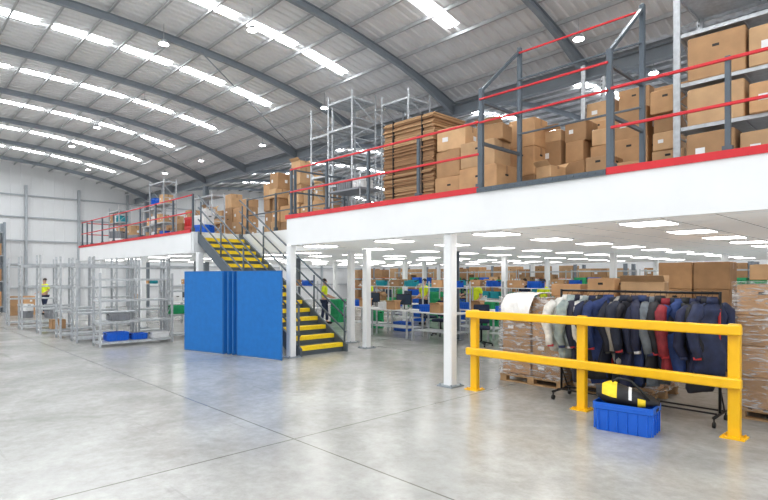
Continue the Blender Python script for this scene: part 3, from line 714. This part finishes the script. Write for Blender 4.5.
# ---------------------------------------------------------------- people
def skin_obj(name,verts,edges,radii,mat,parent,root=0,sub=1):
    me=bpy.data.meshes.new(name); me.from_pydata(verts,edges,[]); me.materials.append(M[mat])
    o=obj(name,me,parent=parent)
    md=o.modifiers.new('skin','SKIN'); md.use_smooth_shade=True
    for i,sv in enumerate(me.skin_vertices[0].data):
        r=radii[i]; sv.radius=(r,r) if not hasattr(r,'__len__') else r; sv.use_root=(i==root)
    s_=o.modifiers.new('sub','SUBSURF'); s_.levels=sub; s_.render_levels=sub
    return o
def person(x,y,rz,legs='navy',top='hiviz',reach=.28,step=.0,label=''):
    e=emp('person',(x,y,0),rz,label=label,cat='person')
    V=[(0,0,.95),(0,0,1.1),(0,0,1.3),(0,0,1.42),(0,-.01,1.5),(0,-.015,1.58),(0,-.01,1.67)];R=[(.13,.1),(.12,.09),(.15,.1),(.1,.08),.05,(.07,.085),(.068,.08)]
    E=[(i,i+1) for i in range(6)]
    def add(pts,rs,root):
        last=root
        for p,r in zip(pts,rs): V.append(p);R.append(r);E.append((last,len(V)-1));last=len(V)-1
        return last
    for s_ in(-1,1):
        w=add([(s_*.17,0,1.40),(s_*.22,.01,1.14),(s_*.18,-reach,1.02)],[.06,.043,.03],3)
        pm=add([(s_*.17,-reach-.06,1.0)],[(.036,.02)],w)
        for q in range(4): add([(s_*.17+(q-1.5)*.019,-reach-.11,.995),(s_*.17+(q-1.5)*.02,-reach-.15+.006*abs(q-1.5),.975)],[.009,.007],pm)
        add([(s_*.14,-reach-.07,.995),(s_*.125,-reach-.10,.985)],[.011,.009],pm)
        add([(s_*.09,0,.88),(s_*.1,-.02-step*s_*.5,.5),(s_*.1,.01-step*s_,.09),(s_*.1,-.12-step*s_,.04)],[.085,.06,.042,.04],0)
    skin_obj('body',V,E,R,'skin',e)
    T=[(0,0,.93),(0,0,1.1),(0,0,1.3),(0,0,1.42),(.17,0,1.39),(.22,.01,1.2),(-.17,0,1.39),(-.22,.01,1.2)]
    skin_obj('hi_vis_jacket' if top=='hiviz' else 'top',T,[(0,1),(1,2),(2,3),(3,4),(4,5),(3,6),(6,7)],[(.155,.125),(.15,.115),(.175,.125),(.1,.09),.075,.062,.075,.062],top,e)
    Tr=[(0,0,.95)];Er=[];Rr=[(.14,.115)]
    for s_ in(-1,1):
        k=len(Tr); Tr+=[(s_*.09,0,.86),(s_*.1,-.02-step*s_*.5,.5),(s_*.1,.01-step*s_,.12)]; Er+=[(0,k),(k,k+1),(k+1,k+2)]; Rr+=[.1,.075,.062]
    skin_obj('trousers',Tr,Er,Rr,legs,e)
    for s_ in(-1,1):
        b=MB(); b.box(s_*.1,-.05-step*s_,.045,.1,.28,.09,c=.03); part('shoe',b,['rubber'],e)
    b=MB(); Rg=[]
    for k in range(6):
        ph=k/5*math.pi*.55; Rg.append([(.083*math.cos(t)*math.sin(ph+.01),.015+.098*math.sin(t)*math.sin(ph+.01),1.655+.095*math.cos(ph)) for t in[2*math.pi*q/14 for q in range(14)]])
    b.loft(Rg,0,sm=True); part('hair',b,['hair'],e)
    b=MB(); b.cyl((0,-.085,1.625),(0,-.115,1.60),.008,6,0,.014); part('nose',b,['skin'],e)
    for s_ in(-1,1):
        b=MB(); b.cyl((s_*.03,-.086,1.635),(s_*.03,-.093,1.635),.009,8,0); part('eye',b,['hair'],e)
        b=MB(); b.box(s_*.082,.0,1.61,.014,.03,.05,0,c=.004); part('ear',b,['skin'],e)
    b=MB(); b.box(0,-.088,1.56,.04,.008,.008,0); part('mouth',b,['redp'],e)
person(-13.6,15.2,0,label='person in yellow hi-vis standing at a packing workbench',reach=.25)
person(-16.0,14.6,math.pi*.9,label='person in yellow hi-vis leaning over crates')
person(-30.0,6.1,.6,label='person in yellow hi-vis walking by the end wall',step=.15)
person(-16.4,12.6,2.2,label='person in yellow hi-vis sorting boxes',step=.08)
person(-11.6,19.0,0,top='navy',label='person in dark clothing at a workbench')
person(-11.3,15.3,.4,label='person in yellow hi-vis standing behind a workbench')
person(-9.4,16.6,3.0,label='person in yellow hi-vis at a packing workbench',reach=.25)
person(-13.6,17.6,-.6,top='navy',label='person in dark clothing between workbenches',step=.1)
person(-18.2,8.2,2.6,label='person in yellow hi-vis at a workbench below the mezzanine')
person(-7.9,16.9,2.8,label='person in yellow hi-vis facing a workbench',reach=.22)

# ---------------------------------------------------------------- fold cartons nobody sees into one stuff object
bpy.context.view_layer.update()
dg=bpy.context.evaluated_depsgraph_get()
skip={o.name for o in S.objects if o.name.startswith('stretch_wrap')}
def seen(o,sx,sy,sz):
    for ox,oy,oz in((0,0,1.8),(.9,.9,1.8),(-.9,-.9,1.8),(0,0,2.4)):
        O=Vector((ox,oy,oz))
        for a,b_,c_ in((.5,-.5,.5),(.5,-.5,.9),(.2,-.5,.5),(-.4,-.5,.85),(.5,.3,.5),(.0,0,1),(-.4,-.5,.2),(.45,-.45,.1),(.5,.4,.9)):
            p=o.matrix_world@Vector((a*sx*.98,b_*sy*.98,c_*sz)); d=(p-O); L=d.length; d.normalize(); st_=O.copy(); rem=L
            for _ in range(6):
                ok,loc,nn_,ix,ho,mm=S.ray_cast(dg,st_,d,distance=rem+.05)
                if not ok: break
                if ho.name==o.name: return True
                if ho.name in skip: st_=loc+d*.003; rem=(p-st_).length; continue
                break
            if not ok or (loc-p).length<.04: return True
    return False
vis=[];hid=[]
for t in CARTONS: (vis if seen(*t) else hid).append(t)
vis.sort(key=lambda t:t[0].location.length)
hid+=vis[298:]
if hid:
    V=[];F=[];MI=[]
    for o,_,_,_ in hid:
        k=len(V); V+=[tuple(o.matrix_world@v.co) for v in o.data.vertices]
        cm_=o.data.materials[0]==M['cardlt']
        for p in o.data.polygons: F.append(tuple(i+k for i in p.vertices)); MI.append(4 if (cm_ and p.material_index==0) else p.material_index)
    me=bpy.data.meshes.new('cardboard_box'); me.from_pydata(V,[],F)
    for k in('card','tape','hole','whitep','cardlt'): me.materials.append(M[k])
    me.polygons.foreach_set('material_index',MI)
    for o,_,_,_ in hid: bpy.data.objects.remove(o)
    obj('cardboard_boxes',me,label='remaining brown cardboard boxes deep in the stacks',cat='cardboard box',kind='stuff',group='stacked cardboard boxes')

# ---------------------------------------------------------------- world & camera
w=bpy.data.worlds.new('World'); S.world=w; w.use_nodes=True
bg=w.node_tree.nodes['Background']; bg.inputs['Color'].default_value=(.96,.98,1,1); bg.inputs['Strength'].default_value=1.15
cam=bpy.data.cameras.new('Camera'); co=bpy.data.objects.new('Camera',cam); COL.objects.link(co)
co.location=(0,0,1.8); co.rotation_euler=(math.pi/2,0,math.radians(46.13))
cam.sensor_width=36; cam.lens=25.08; cam.shift_y=27/768; cam.clip_end=200
S.camera=co
